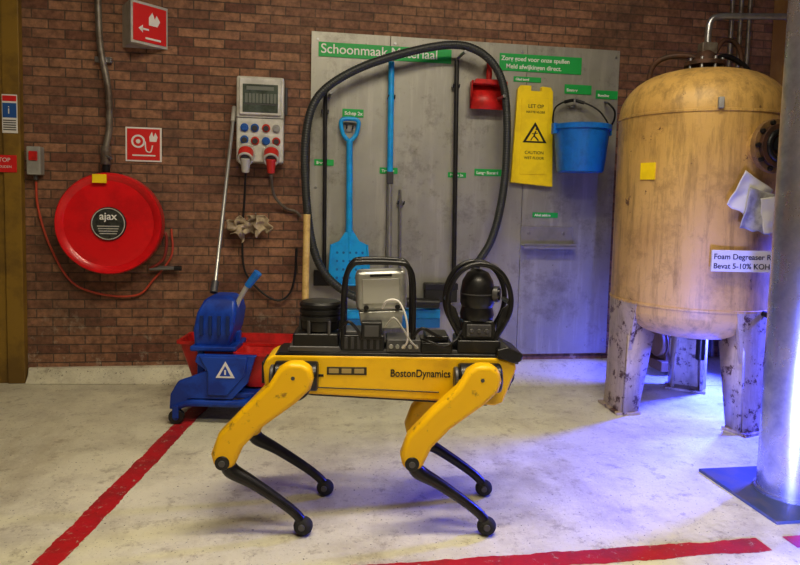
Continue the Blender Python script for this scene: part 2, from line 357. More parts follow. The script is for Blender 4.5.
def cloth(name,p,w,h,m,M=None,amp=.03,seed=0,nx=22,nz=22,pinch=.5,wob=1,fr=14):
    bm=bmesh.new();g=[]
    for j in range(nz+1):
        row=[]
        for i in range(nx+1):
            u=i/nx-.5;t=j/nz
            ww=w*(1-pinch*(1-t))
            y=amp*math.sin(u*fr+seed+t*2)*(0.4+t)+amp*noise.noise(Vector((u*4,t*4,seed)))
            row.append(bm.verts.new((u*ww+.03*wob*noise.noise(Vector((u*3,t*3,seed+5))),y,-t*h+.06*wob*noise.noise(Vector((u*5,0,seed+9)))*t)))
        g.append(row)
    for j in range(nz):
        for i in range(nx): bm.faces.new((g[j][i],g[j][i+1],g[j+1][i+1],g[j+1][i]))
    o=fin(bm,name,p,m,M,ang=180);so=o.modifiers.new('s','SOLIDIFY');so.thickness=.003;return o
RAG=mat('rag_cloth',(.48,.40,.28),.95,col2=(.30,.24,.17),scale=20,bump=.3)
s=root('cleaning_rag',Matrix.Translation((-.24,Y1-.07,.935)))
cloth('cloth',s,.15,.10,RAG,amp=.018,seed=2,pinch=.3);cloth('cloth_tail',s,.12,.10,RAG,M=Matrix.Translation((-.06,-.01,-.02))@Matrix.Rotation(.7,4,'Y'),amp=.02,seed=6)
cyl('hook',s,(0,.07,0),(0,-.02,.01),.004,STL)

# ---------------------------------------------------------------- tool board
def board_mat():
    m,nt,b=noded('brushed_board');g=G(nt);L=nt.links
    c=g.mix(g.ramp(g.noise(1.5,5),.35,.7),(.40,.40,.355),(.28,.28,.25))
    st=g.noise(3,6,.7,g.scale((6,1,.5)));c=g.mix(g.ramp(st,.5,.75),c,(.47,.465,.42))
    c=g.mix(g.mul(g.ramp(g.noise(5,8,.75),.52,.68),.6),c,(.15,.145,.125))
    c=g.mix(g.ramp(g.noise(40,5,.8),.66,.70),c,(.10,.09,.08))
    L.new(c,b.inputs['Base Color']);b.inputs['Metallic'].default_value=.4
    L.new(g.ramp(st,.3,.7,(.38,.38,.38),(.55,.55,.55)),b.inputs['Roughness']);return m
BRD=board_mat();YB=Y1-.024
s=root('tool_board',Matrix.Translation((0,Y1-.002,0)))
box('sheet_left',s,(.055,-.02,.117),(.50,0,1.972),BRD,.001);box('sheet_middle',s,(.503,-.02,.117),(1.32,0,1.972),BRD,.001);box('sheet_right',s,(1.323,-.02,.117),(1.905,0,1.972),BRD,.001)
for i,(x,z) in enumerate([(.09,1.93),(.09,.2),(1.88,1.93),(1.88,.2),(1.29,1.93),(.53,1.93),(.09,1.1),(1.88,1.1)]): cyl('screw_%d'%i,s,(x,-.024,z),(x,-.018,z),.008,STL)
s=root('tool_board_labels',Matrix.Translation((0,YB+.001,0)))
LB=[(.095,.86,1.835,1.915,'Schoonmaak Materiaal',.074),(1.15,1.66,1.815,1.915,None,0),(.235,.355,1.505,1.55,'Schep 2x',.028),(.08,.19,1.225,1.26,'Bezem',.022),
    (.455,.56,1.19,1.225,'Trekker',.022),(.86,.97,1.18,1.21,'Bezem 2x',.02),(1.02,1.19,1.195,1.235,'Lange Borstel',.024),(1.39,1.55,.955,.985,'Afval zakken',.02),(1.24,1.41,1.755,1.785,'Glad bord',.02),
    (1.56,1.73,1.70,1.755,'Emmer',.024),(1.76,1.90,1.68,1.73,'Bogsling',.022)]
for i,(a,b,c,d_,t,sz) in enumerate(LB):
    box('strip_%d'%i,s,(a,-.003,c),(b,0,d_),GRN,.0004)
    if t: text('words_%d'%i,s,t,(a+.012,-.0035,c+(d_-c)*.25),sz,WHT,bold=.0007)
text('words_care_1',s,'Zorg goed voor onze spullen',(1.16,-.0035,1.875),.036,WHT,bold=.0006);text('words_care_2',s,'Meld afwijkingen direct.',(1.19,-.0035,1.83),.036,WHT,bold=.0006)

def hook(p,x,z,n):
    box('hook_plate_%d'%n,p,(x-.018,-.004,z-.02),(x+.018,0,z+.02),STL,.001)
    for k,dx in enumerate((-.017,.017)): sweep('hook_prong_%d_%d'%(n,k),p,[(x+dx,0,z),(x+dx,-.035,z-.004),(x+dx,-.05,z+.012)],.004,BLKM)
# vacuum hose
s=root('vacuum_hose',Matrix.Translation((0,YB-.125,0)))
hp=[(.60,0,.44),(.42,0,.445),(.27,0,.50),(.14,0,.62),(.07,0,.80),(.035,0,1.08),(.03,0,1.38),(.09,0,1.60),(.27,0,1.75),(.54,0,1.865),(.84,0,1.94),(1.02,0,1.915),(1.145,0,1.80),(1.20,0,1.60),(1.21,0,1.25),(1.18,0,.98),(1.13,0,.80),(1.05,0,.66),(1.0,0,.5)]
kk=.968
hp=[(x*kk,y,1.04+(z-1.04)*kk) for x,y,z in hp]
sweep('corrugated_hose',s,hp,.0235,mat('hose_grey',(.035,.04,.04),.42),n=10,seg=14,corr=.014)
cyl('cuff_a',s,(.56,0,.459),(.80,0,.45),.029,BLK);cyl('cuff_b',s,(.968,0,.54),(.968,0,.34),.028,BLK)
for i,(x,z) in enumerate([(.90,1.872),(.16,1.61),(1.135,1.64)]): cyl('peg_%d'%i,s,(x,.124,z),(x,-.04,z),.009,STL)
s=root('scraper_pole',Matrix.Translation((.135,YB,0)))
sweep('pole',s,[(0,-.03,1.66),(.01,-.03,.62)],.011,BLK,smooth=False);box('scraper_head',s,(-.05,-.045,.54),(.07,-.012,.63),BLKM,.004);hook(s,0,1.52,0)
# blue shovel
s=root('blue_shovel',Matrix.Translation((.275,YB,0)))
sweep('shaft',s,[(0,-.04,1.37),(.004,-.045,1.1),(.008,-.04,.80)],[.018,.018,.020],SBL)
sweep('d_grip',s,[(0,-.04,1.36),(-.035,-.04,1.40),(-.05,-.04,1.46),(-.04,-.04,1.485),(0,-.04,1.49),(.04,-.04,1.485),(.05,-.04,1.46),(.035,-.04,1.40),(0,-.04,1.36)],.012,SBL)
bl=[(-.095,.78),(-.05,.80),(-.018,.85),(.034,.85),(.066,.80),(.11,.78),(.125,.62),(.10,.56),(.03,.545),(-.06,.555),(-.10,.60)]
prism('blade',s,bl,-.066,-.058,SBL,.003)
for i in range(5):
    for j in range(4): cyl('rib_%d_%d'%(i,j),s,(-.06+i*.036,-.068,.59+j*.048),(-.06+i*.036,-.064,.59+j*.048),.007,mat('hole_blue',(.01,.14,.40),.6),bev=0,seg=10)
sweep('blade_socket',s,[(.008,-.045,.86),(.01,-.06,.70)],[.024,.008],SBL,smooth=False)
sweep('blade_rim',s,[(-.095,-.066,.78),(-.10,-.068,.60),(-.06,-.068,.557),(.03,-.068,.548),(.10,-.068,.562),(.123,-.066,.62),(.11,-.066,.78)],.006,SBL)
hook(s,0,1.44,0)
# blue floor squeegee
s=root('floor_squeegee',Matrix.Translation((.51,YB,0)))
cyl('pole_blue',s,(0,-.045,1.15),(-.005,-.035,1.82),.017,SBL);cyl('pole_aluminium',s,(.01,-.05,.42),(0,-.045,1.15),.012,ALU)
box('pole_collar',s,(-.018,-.062,1.13),(.018,-.028,1.20),DGR,.003)
box('brush_back',s,(-.27,-.085,.355),(.31,-.03,.41),SBL,.006);box('brush_edge',s,(-.27,-.08,.30),(.31,-.035,.355),mat('blue_bristle',(.02,.16,.42),.9,bump=.6,bscale=200),.002);cyl('socket',s,(.01,-.055,.40),(.01,-.05,.48),.022,SBL);hook(s,0,1.62,0)
s=root('black_broom',Matrix.Translation((.885,YB,0)))
cyl('pole',s,(.02,-.04,.55),(0,-.035,1.85),.013,BLK);box('broom_block',s,(-.16,-.075,.52),(.04,-.015,.56),BLK,.006);box('bristles',s,(-.155,-.073,.45),(.035,-.018,.52),BRS,.002);hook(s,0,1.70,0)
s=root('steel_pole',Matrix.Translation((.575,YB,0)));cyl('pole',s,(.01,-.012,.60),(0,-.012,1.10),.008,STL);hook(s,.004,1.02,0)
# red dustpan
s=root('red_dustpan',Matrix.Translation((1.065,YB,0)))
bm=bmesh.new()
P=[(-.10,-.075,1.575),(.115,-.075,1.575),(.105,-.02,1.73),(-.09,-.02,1.73)]
vs=[bm.verts.new(q) for q in P];bm.faces.new(vs);o=fin(bm,'pan_floor',s,PRED);so=o.modifiers.new('s','SOLIDIFY');so.thickness=.005
prism('pan_back',s,[(-.09,1.715),(.105,1.715),(.09,1.745),(-.075,1.745)],-.085,-.01,PRED,.006)
for k,(x1,x2) in enumerate(((-.10,-.09),(.115,.105))):
    bm=bmesh.new();vs=[bm.verts.new(q) for q in [(x1,-.075,1.575),(x2,-.02,1.73),(x2,-.085,1.735)]];bm.faces.new(vs);o=fin(bm,'pan_side_%d'%k,s,PRED);so=o.modifiers.new('s','SOLIDIFY');so.thickness=.006
sweep('handle',s,[(.01,-.045,1.73),(.012,-.045,1.78),(.01,-.045,1.86)],[.014,.018,.014],PRED);cyl('peg',s,(.01,0,1.845),(.01,-.07,1.85),.005,STL)
# wet floor sign
s=root('wet_floor_sign',Matrix.Translation((1.37,YB,0)))
out=[(-.135,1.16),(.125,1.14),(.105,1.70),(.09,1.725),(.035,1.728),(.035,1.70),(-.03,1.70),(-.03,1.73),(-.095,1.73),(-.112,1.71)]
prism('front_leaf',s,out,-.035,-.025,SGY,.003);prism('back_leaf',s,[(x*.97,z) for x,z in out],-.018,-.002,SGY,.003)
box('top_bar',s,(-.03,-.03,1.685),(.035,-.02,1.70),SGY)
box('raised_panel',s,(-.088,-.039,1.21),(.08,-.034,1.66),SGY,.003)
def tri(n,c,r,y0,m): prism(n,s,[(c[0]-r*.95,c[1]-r*.55),(c[0]+r*.95,c[1]-r*.55),(c[0],c[1]+r)],y0,y0+.001,m,0)
tri('triangle_black',(0,1.44),.078,-.0405,BLK);tri('triangle_yellow',(0,1.437),.056,-.0418,SGY)
sweep('figure_body',s,[(.005,-.042,1.465),(-.004,-.042,1.44),(.008,-.042,1.425),(.022,-.042,1.41)],.004,BLK);sweep('figure_arm',s,[(-.02,-.042,1.45),(0,-.042,1.45),(.018,-.042,1.455)],.0025,BLK);ball('figure_head',s,(.008,-.042,1.477),(.006,.001,.006),BLK);sweep('figure_leg',s,[(-.004,-.042,1.44),(-.018,-.042,1.422),(-.025,-.042,1.41)],.003,BLK)
text('words_1',s,'LET OP',(0,-.0405,1.60),.030,BLK,ax='CENTER');text('words_2',s,'NATTE VLOER',(0,-.0405,1.57),.018,BLK,ax='CENTER');text('words_3',s,'CAUTION',(0,-.0405,1.33),.026,BLK,ax='CENTER');text('words_4',s,'WET FLOOR',(0,-.0405,1.30),.022,BLK,ax='CENTER')
# blue bucket
s=root('blue_bucket',Matrix.Translation((1.60,Y1-.20,0)))
rev('pail',s,[(0,1.225),(.125,1.225),(.132,1.235),(.155,1.46),(.158,1.465),(.166,1.465),(.168,1.49),(.160,1.495),(.152,1.49),(.150,1.46),(.126,1.24),(0,1.24)],BLU,seg=56)
sweep('bail_handle',s,[(-.168,0,1.47),(-.165,.03,1.53),(-.12,.09,1.61),(0,.13,1.655),(.12,.09,1.61),(.165,.03,1.53),(.168,0,1.47)],.005,BLKM)
sweep('bail_grip',s,[(-.06,.115,1.64),(0,.13,1.655),(.06,.115,1.64)],.010,BLK)
for k in (-1,1): box('ear_%d'%k,s,(k*.165-.012,-.02,1.44),(k*.165+.012,.02,1.50),BLU)
sweep('wall_hook',s,[(0,.174,1.62),(0,.12,1.62),(0,.115,1.66)],.006,STL)
s=root('black_bucket_rack',Matrix.Translation((1.82,YB-.001,0)));sweep('rack',s,[(0,0,1.66),(0,-.06,1.64),(.03,-.07,1.60),(.04,-.05,1.55),(.03,-.01,1.5)],.006,BLKM)
# small shelf
s=root('wall_shelf',Matrix.Translation((1.47,YB,0)))
box('back_plate',s,(-.15,-.004,.77),(.18,0,.90),ALU,.001);box('shelf_plate',s,(-.15,-.07,.785),(.18,0,.79),ALU,.001);box('front_lip',s,(-.15,-.07,.77),(.18,-.067,.80),ALU,.001)
for i in range(2): cyl('bolt_%d'%i,s,(-.10+i*.22,-.010,.86),(-.10+i*.22,0,.86),.01,STL)
# pale wooden broomstick standing in front of the hose
s=root('wooden_broom',Matrix.Translation((.035,3.475,0)))
cyl('stick',s,(0,0,.075),(.006,.045,.95),.019,WOOD);box('head',s,(-.05,-.025,.045),(.05,.025,.085),WOOD,.005);box('bristles',s,(-.048,-.023,.0),(.048,.023,.045),mat('brown_bristle',(.10,.06,.03),.9),.002)

# ---------------------------------------------------------------- mop cart
A9=Matrix.Rotation(math.radians(-9),4,'Z')
s=root('mop_bucket_cart',Matrix.Translation((-.36,3.11,0))@A9)
def tub(name,p,x0,x1,y0,y1,z0,z1,t,m,th=.008):
    bm=bmesh.new()
    def ringv(i,z): 
        r=[];c=.03
        for (cx,cy,a0) in ((x1-i-c,y1-i-c,0),(x0+i+c,y1-i-c,90),(x0+i+c,y0+i+c,180),(x1-i-c,y0+i+c,270)):
            for k in range(5):
                a=math.radians(a0+k*22.5);r.append(bm.verts.new((cx+c*math.cos(a),cy+c*math.sin(a),z)))
        return r
    R_=[ringv(t,z0),ringv(0,z1),ringv(-.012,z1),ringv(-.012,z1+.012),ringv(.0+th-.004,z1+.012),ringv(th,z1-.005),ringv(t+th,z0+th)]
    for a,b in zip(R_,R_[1:]):
        n=len(a)
        for k in range(n): bm.faces.new((a[k],a[(k+1)%n],b[(k+1)%n],b[k]))
    bm.faces.new(R_[0][::-1]);bm.faces.new(R_[-1]);return fin(bm,name,p,m,ang=50)
tub('red_bucket_rear',s,-.215,.32,.02,.24,.15,.325,.045,PRED)
tub('red_bucket_front',s,.10,.315,-.14,.015,.16,.315,.035,PRED)
for k,y in enumerate((-.17,.25)):
    sweep('chassis_rail_%d'%k,s,[(-.15,y,.085),(-.08,y,.10),(.12,y,.10),(.19,y,.12),(.23,y,.16)],.018,DBL)
    prism('side_frame_%d'%k,s,[(-.185,.07),(-.13,.07),(-.10,.12),(.10,.12),(.17,.20),(.20,.31),(.21,.325),(-.06,.325),(-.07,.29),(-.02,.25),(-.09,.22),(-.145,.20),(-.18,.14)] if k==0 else [(-.185,.07),(-.13,.07),(-.10,.12),(.10,.12),(.19,.18),(.19,.22),(.10,.16),(-.10,.17),(-.18,.14)],y-.012,y+.012,DBL,.006)
box('chassis_cross_a',s,(-.165,-.17,.08),(-.12,.25,.12),DBL,.006);box('chassis_cross_b',s,(.15,-.17,.085),(.20,.25,.125),DBL,.006);box('deck',s,(-.14,-.16,.12),(.22,.24,.148),DBL,.006)
prism('front_panel',s,[(-.01,.14),(.08,.14),(.16,.24),(.17,.32),(-.05,.32),(-.01,.25)],-.195,-.178,DBL,.008)
prism('warning_triangle',s,[(.03,.225),(.115,.225),(.073,.30)],-.199,-.194,WHT,0);prism('warning_inner',s,[(.048,.234),(.097,.234),(.073,.280)],-.2005,-.198,DBL,0);box('warning_mark',s,(.069,-.2015,.240),(.077,-.200,.262),WHT,0)
# wringer
bm=bmesh.new()
sec=[(.33,-.10,.06,-.10,.06),(.42,-.10,.085,-.12,.09),(.50,-.085,.098,-.115,.09),(.555,-.06,.09,-.09,.07),(.578,-.03,.06,-.06,.05)]
pr=None
for z,x0,x1,y0,y1 in sec:
    q=[bm.verts.new(v) for v in ((x0,y0,z),(x1,y0,z),(x1,y1,z),(x0,y1,z))]
    if pr:
        for k in range(4): bm.faces.new((pr[k],pr[(k+1)%4],q[(k+1)%4],q[k]))
    else: bm.faces.new(q[::-1])
    pr=q
bm.faces.new(pr);fin(bm,'wringer_body',s,DBL,bev=.018,seg=3)
for i in range(4): box('wringer_slot_%d'%i,s,(-.065+i*.04,-.128,.40),(-.05+i*.04,-.112,.49),mat('slot_blue',(.006,.03,.16),.6),.002)
box('wringer_rim',s,(-.11,-.13,.325),(.10,.09,.35),DBL,.008)
box('wringer_post_l',s,(-.11,-.02,.12),(-.08,.01,.40),DBL,.005);box('wringer_post_r',s,(.07,-.02,.12),(.095,.01,.40),DBL,.005)
sweep('lever',s,[(.075,-.05,.50),(.10,-.06,.56),(.15,-.07,.645)],.012,LGR);sweep('lever_grip',s,[(.14,-.068,.625),(.19,-.08,.69)],[.017,.020],BLU,smooth=False)
for i,(x,y) in enumerate([(-.155,-.17),(-.155,.25),(.19,-.17),(.19,.25)]):
    cyl('caster_%d'%i,s,(x,y-.014,.034),(x,y+.014,.034),.034,BLK);cyl('caster_hub_%d'%i,s,(x,y-.017,.034),(x,y+.017,.034),.014,DBL);box('caster_fork_%d'%i,s,(x-.014,y-.022,.03),(x+.014,y+.022,.09),DBL,.004)
s=root('mop_pole',None)
cyl('pole',s,(-.395,3.12,.585),(-.362,3.69,1.53),.0095,ALU);cyl('grip',s,(-.365,3.64,1.445),(-.362,3.69,1.53),.013,LGR);cyl('mop_socket',s,(-.397,3.11,.580),(-.393,3.14,.63),.018,DGR)

# ---------------------------------------------------------------- pressure tank
def tank_mat(name,ca,cb,rust,th,dk=.75):
    m,nt,b=noded(name);g=G(nt);L=nt.links
    c=g.mix(g.ramp(g.noise(2.5,5),.35,.7),ca,cb)
    dr=g.noise(4,7,.75,g.scale((5,5,.6)));c=g.mix(g.mul(g.ramp(dr,.48,.68),dk),c,tuple(x*.45 for x in cb))
    c=g.mix(g.mul(g.ramp(g.noise(7,8,.75),.50,.64),.55),c,tuple(x*.5 for x in cb))
    rm=g.ramp(g.noise(13,8,.8),th,th+.025);c=g.mix(rm,c,rust)
    L.new(c,b.inputs['Base Color']);b.inputs['Roughness'].default_value=.45;g.bump(g.noise(26,7,.7),b,.35,.006);return m
TK=tank_mat('tank_ochre_paint',(.64,.42,.135),(.53,.33,.10),(.13,.06,.03),.625)
TL=tank_mat('tank_leg_paint',(.50,.41,.28),(.41,.33,.22),(.09,.045,.03),.555,.6)
TD=tank_mat('tank_dark_paint',(.34,.21,.08),(.24,.14,.06),(.08,.04,.03),.6)
TX,TY=1.998,2.995
s=root('pressure_tank',Matrix.Translation((TX,TY,0))@A9)
R=.395
prof=[(0,.37)]
for i in range(1,9):
    a=i/8*math.pi/2;prof.append((R*math.sin(a)*.995,.52-.14*math.cos(a)))
prof+=[(R,.53),(R,.56),(R+.005,.562),(R+.005,.572),(R,.574),(R,1.47),(R+.005,1.472),(R+.005,1.482),(R,1.484)]
for i in range(1,15):
    a=i/14*math.pi/2;prof.append((R*math.cos(a)**.68 if i<14 else 0,1.484+.235*math.sin(a)))
rev('shell',s,prof,TK,seg=96,ang=30)
def leg(name,ang,wt=.25,wb=.19):
    bm=bmesh.new();N=8;rows=[]
    for j,(z,r,w) in enumerate([(.0,.415,wb),(.14,.408,wb*1.02),(.28,.40,wb*1.05),(.42,.398,wt*.97),(.57,.400,wt*1.15)]):
        row=[]
        for rr in (r,r-.022):
            for i in range(N+1):
                a=ang+(i/N-.5)*w/r;row.append(bm.verts.new((rr*math.cos(a),rr*math.sin(a),z)))
        rows.append(row)
    n=N+1
    for a,b in zip(rows,rows[1:]):
        for i in range(N):
            bm.faces.new((a[i],a[i+1],b[i+1],b[i]));bm.faces.new((a[n+i],b[n+i],b[n+i+1],a[n+i+1]))
        bm.faces.new((a[0],b[0],b[n],a[n]));bm.faces.new((a[N],a[n+N],b[n+N],b[N]))
    for rw in (rows[0],rows[-1]):
        for i in range(N): bm.faces.new((rw[i],rw[i+1],rw[n+i+1],rw[n+i]))
    fin(bm,name,s,TL,ang=50)
    for k in (-1,1):
        a=ang+k*.5*wb/.41;d=Vector((math.cos(a),math.sin(a),0));bm=bmesh.new()
        q=[d*.41,d*.32,d*.24+Vector((0,0,.40)),d*.395+Vector((0,0,.50))]
        vs=[bm.verts.new(v) for v in q];bm.faces.new(vs);o=fin(bm,name+'_web_%d'%k,s,TL);so=o.modifiers.new('s','SOLIDIFY');so.thickness=.014
    c=Vector((math.cos(ang),math.sin(ang),0))*.37
    box(name+'_foot',s,(-.07,-.105,0),(.06,.105,.014),TL,.002,M=Matrix.Translation(c)@Matrix.Rotation(ang,4,'Z'))
leg('leg_a',math.radians(188));leg('leg_b',math.radians(295));leg('leg_c',math.radians(66))
rev('top_flange',s,[(0,1.69),(.095,1.69),(.095,1.72),(.06,1.72),(.06,1.745),(.095,1.745),(.095,1.765),(.06,1.767),(.05,1.80),(.03,1.82),(0,1.82)],RUSTP,seg=40)
for i in range(8):
    a=i*math.pi/4+.2;cyl('flange_bolt_%d'%i,s,(.08*math.cos(a),.08*math.sin(a),1.71),(.08*math.cos(a),.08*math.sin(a),1.78),.009,STL,seg=8)
box('valve_body',s,(-.03,-.03,1.80),(.05,.03,1.86),PIPE,.008)
sweep('outlet_pipe',s,[(.01,0,1.82),(.01,0,1.92),(.02,0,1.97),(.06,0,1.99),(.2,0,1.995),(.5,.02,2.005),(.9,.05,2.02)],.016,STL,n=6)
sweep('rusty_pipe',s,[(-.02,0,1.78),(-.10,.02,1.80),(-.19,.05,1.79),(-.235,.08,1.74),(-.24,.10,1.63)],.014,RUSTP,n=6)
sweep('side_pipe',s,[(.06,.05,1.80),(.14,.1,1.90),(.22,.12,1.88),(.25,.12,1.78),(.25,.12,1.62)],.012,RUSTP,n=6)
sweep('side_pipe_b',s,[(.06,.05,1.78),(.16,.1,1.82),(.28,.12,1.76),(.33,.12,1.64),(.34,.12,1.52)],.014,BLKM,n=6)
def on_shell(deg,z,r=R+.002): a=math.radians(deg-90);return Matrix.Translation((r*math.cos(a),r*math.sin(a),z))@Matrix.Rotation(math.radians(deg),4,'Z')
box('yellow_sticker',s,(-.04,-.004,-.04),(.04,.004,.04),SGY,.001,M=on_shell(-58,1.205))
box('vent_box',s,(-.012,-.02,-.02),(.012,.004,.03),GRY,.003,M=on_shell(-14,1.50))
# hand-hole port
M=on_shell(16,1.315,R)
cyl('port_neck',s,(0,.04,0),(0,-.05,0),.085,TK,M=M);cyl('port_flange',s,(0,-.045,0),(0,-.07,0),.118,TD,M=M);cyl('port_cover',s,(0,-.07,0),(0,-.09,0),.095,RUSTP,M=M)
for i in range(10):
    a=i*math.pi/5;cyl('port_bolt_%d'%i,s,(.104*math.cos(a),-.068,.104*math.sin(a)),(.104*math.cos(a),-.085,.104*math.sin(a)),.011,BLKM,seg=6,M=M)
torus('port_ring',s,(0,-.092,0),.062,.012,BLKM).matrix_local=M
cyl('port_nozzle',s,(0,-.085,.0),(0,-.15,.0),.04,BLKM,M=M)
cyl('port_rod_a',s,(.0,-.13,.07),(.26,-.13,.09),.012,STL,M=M);cyl('port_rod_b',s,(.0,-.14,-.0),(.26,-.14,.02),.012,STL,M=M)
PM=on_shell(11,1.165,R+.03)
CLR=mat('clear_sleeve',(.42,.42,.40),.4,col2=(.30,.30,.29),scale=30)
cloth('document_sleeve',s,.17,.17,PAP,M=PM@Matrix.Rotation(.5,4,'Y'),amp=.006,seed=3,pinch=.0,wob=.2,fr=9);cloth('document_sleeve_b',s,.16,.18,CLR,M=PM@Matrix.Translation((.015,-.02,-.05))@Matrix.Rotation(.22,4,'Y'),amp=.006,seed=8,pinch=.0,wob=.2,fr=8)
cloth('document_sleeve_c',s,.13,.16,PAP,M=PM@Matrix.Translation((.05,-.032,-.07))@Matrix.Rotation(-.15,4,'Y'),amp=.005,seed=5,pinch=.0,wob=.2,fr=7)
cyl('drain_valve',s,(.05,-.03,.40),(.05,-.03,.26),.022,BLKM);cyl('sample_pipe',s,(.17,-.34,.56),(.17,-.44,.56),.014,BLKM);cyl('sample_valve',s,(.17,-.43,.53),(.17,-.43,.59),.018,BLKM)
Lp=on_shell(1,.805,R+.035)
box('contents_label',s,(-.125,-.004,-.048),(.165,.008,.048),PAP,.001,M=Lp)
for k in (-.05,.05): box('label_standoff_%d'%(k*100),s,(k-.008,.006,-.02),(k+.008,.04,.02),STL,.001,M=Lp)
INK=mat('label_ink',(.03,.03,.05),.6)
text('label_line_1',s,'Foam Degreaser R',(-.118,-.0045,.008),.034,INK,M=Lp,bold=.0003);text('label_line_2',s,'Bevat 5-10% KOH',(-.118,-.0045,-.034),.034,INK,M=Lp,bold=.0003)

s=root('wall_conduits',Matrix.Translation((2.62,Y1-.04,0)))
for i in range(3): sweep('conduit_%d'%i,s,[(i*.06,0,.09),(i*.06,0,3.05)],.014,PIPE,smooth=False)
for z in (.8,1.6,2.4): box('strap_%d'%(z*10),s,(-.03,-.02,z),(.15,.038,z+.02),STL,.002)
s=root('dosing_pump',Matrix.Translation((2.30,3.575,.06)))
box('plinth',s,(-.15,-.1,-.01),(.15,.1,.05),TD,.005);cyl('motor',s,(-.14,0,.15),(.10,0,.15),.085,TD,bev=.01)
for i in range(8): cyl('fin_%d'%i,s,(-.11+i*.024,0,.15),(-.105+i*.024,0,.15),.094,TD,bev=0)
cyl('volute',s,(.10,0,.15),(.17,0,.15),.11,BLKM,bev=.01);cyl('riser',s,(.13,0,.2),(.13,0,.34),.03,BLKM);box('foot',s,(-.1,-.06,.04),(.08,.06,.09),TD)

# ---------------------------------------------------------------- steel column
CS=mat('column_steel',(.50,.51,.58),.26,.85,col2=(.32,.33,.40),scale=5,bump=.12,bscale=14,rough2=.40)
s=root('steel_column',Matrix.Translation((1.785,2.02,0)))
rev('pipe',s,[(0,.012),(.108,.012),(.108,3.09),(0,3.09)],CS,seg=64);
box('base_plate',s,(-.215,-.2,0),(.225,.22,.012),mat('base_plate_paint',(.05,.07,.11),.5,col2=(.09,.09,.10),scale=12),.002)
ring2('weld_bead',s,(0,0),.118,.1,0,.01,CS).matrix_local=Matrix.Translation((0,0,.012))@Matrix.Rotation(math.pi/2,4,'X')

# ---------------------------------------------------------------- quadruped robot
RM=Matrix(((.994,.110,0,.02),(-.110,.994,0,1.93),(0,0,1,0),(0,0,0,1)))
s=root('robot_dog',RM)
RB_=mat('robot_black',(.008,.008,.009),.35,col2=(.026,.024,.022),scale=25,lo=.5,hi=.75,coat=.1)
RG=mat('robot_grey',(.10,.10,.105),.4,.3)
MET=mat('payload_metal',(.52,.53,.51),.35,.6,col2=(.38,.39,.37),scale=18)
V0,V1=.065,.205
body=[(-.125,.535),(-.135,.51),(-.13,.45),(-.115,.430),(.02,.422),(.44,.402),(.60,.390),(.628,.400),(.668,.51),(.662,.535),(.60,.548),(-.10,.548)]
prism('torso',s,body,V0,V1,YEL,.010,seg=3)
prism('torso_top',s,[(-.11,.54),(-.085,.556),(.60,.556),(.674,.545),(.674,.525),(.60,.535)],V0+.004,V1-.004,RB_,.004)
prism('belly_pan',s,[(-.08,.43),(.02,.412),(.44,.392),(.58,.384),(.6,.41)],V0+.02,V1-.02,RB_,.004)
box('vent_bar',s,(.065,V0-.002,.487),(.19,V0+.002,.512),mat('decal_dark',(.05,.04,.02),.5),.001)
for i in range(3): box('vent_%d'%i,s,(.071+i*.040,V0-.003,.492),(.102+i*.040,V0+.001,.507),mat('vent_tan',(.42,.32,.12),.5),.001)
box('status_plate',s,(.035,V0-.002,.480),(.055,V0+.002,.488),RB_,.001)
text('body_lettering',s,'BostonDynamics',(.264,V0-.0012,.483),.034,RB_,ex=.0004,sx=.83,bold=.0004)
sweep('trim_line',s,[(.0,V0-.001,.447),(.25,V0-.001,.440),(.42,V0-.001,.434)],.0015,RB_,smooth=False)
Mn=Matrix.Translation((.654,0,.462))@Matrix.Rotation(math.radians(20),4,'Y')
box('nose_window',s,(-.004,V0+.02,-.028),(.004,V1-.02,.03),RB_,.003,M=Mn)
for k,y in enumerate((V0+.04,V1-.04)): cyl('nose_camera_%d'%k,s,(.0,y,.01),(.009,y,.01),.012,BLKM,M=Mn)
prism('nose_bumper',s,[(.60,.552),(.60,.575),(.635,.585),(.686,.560),(.680,.538),(.655,.530)],V0-.01,V1+.01,RB_,.006)
box('tail_panel',s,(-.142,V0+.02,.45),(-.13,V1-.02,.52),RB_,.004)
UP=[(-.045,.546),(-.005,.545),(.022,.530),(.031,.495),(.022,.463),(-.022,.420),(-.125,.342),(-.178,.285),(-.196,.245),(-.205,.222),(-.238,.208),(-.266,.225),(-.274,.262),(-.252,.325),(-.175,.408),(-.105,.474),(-.075,.526)]
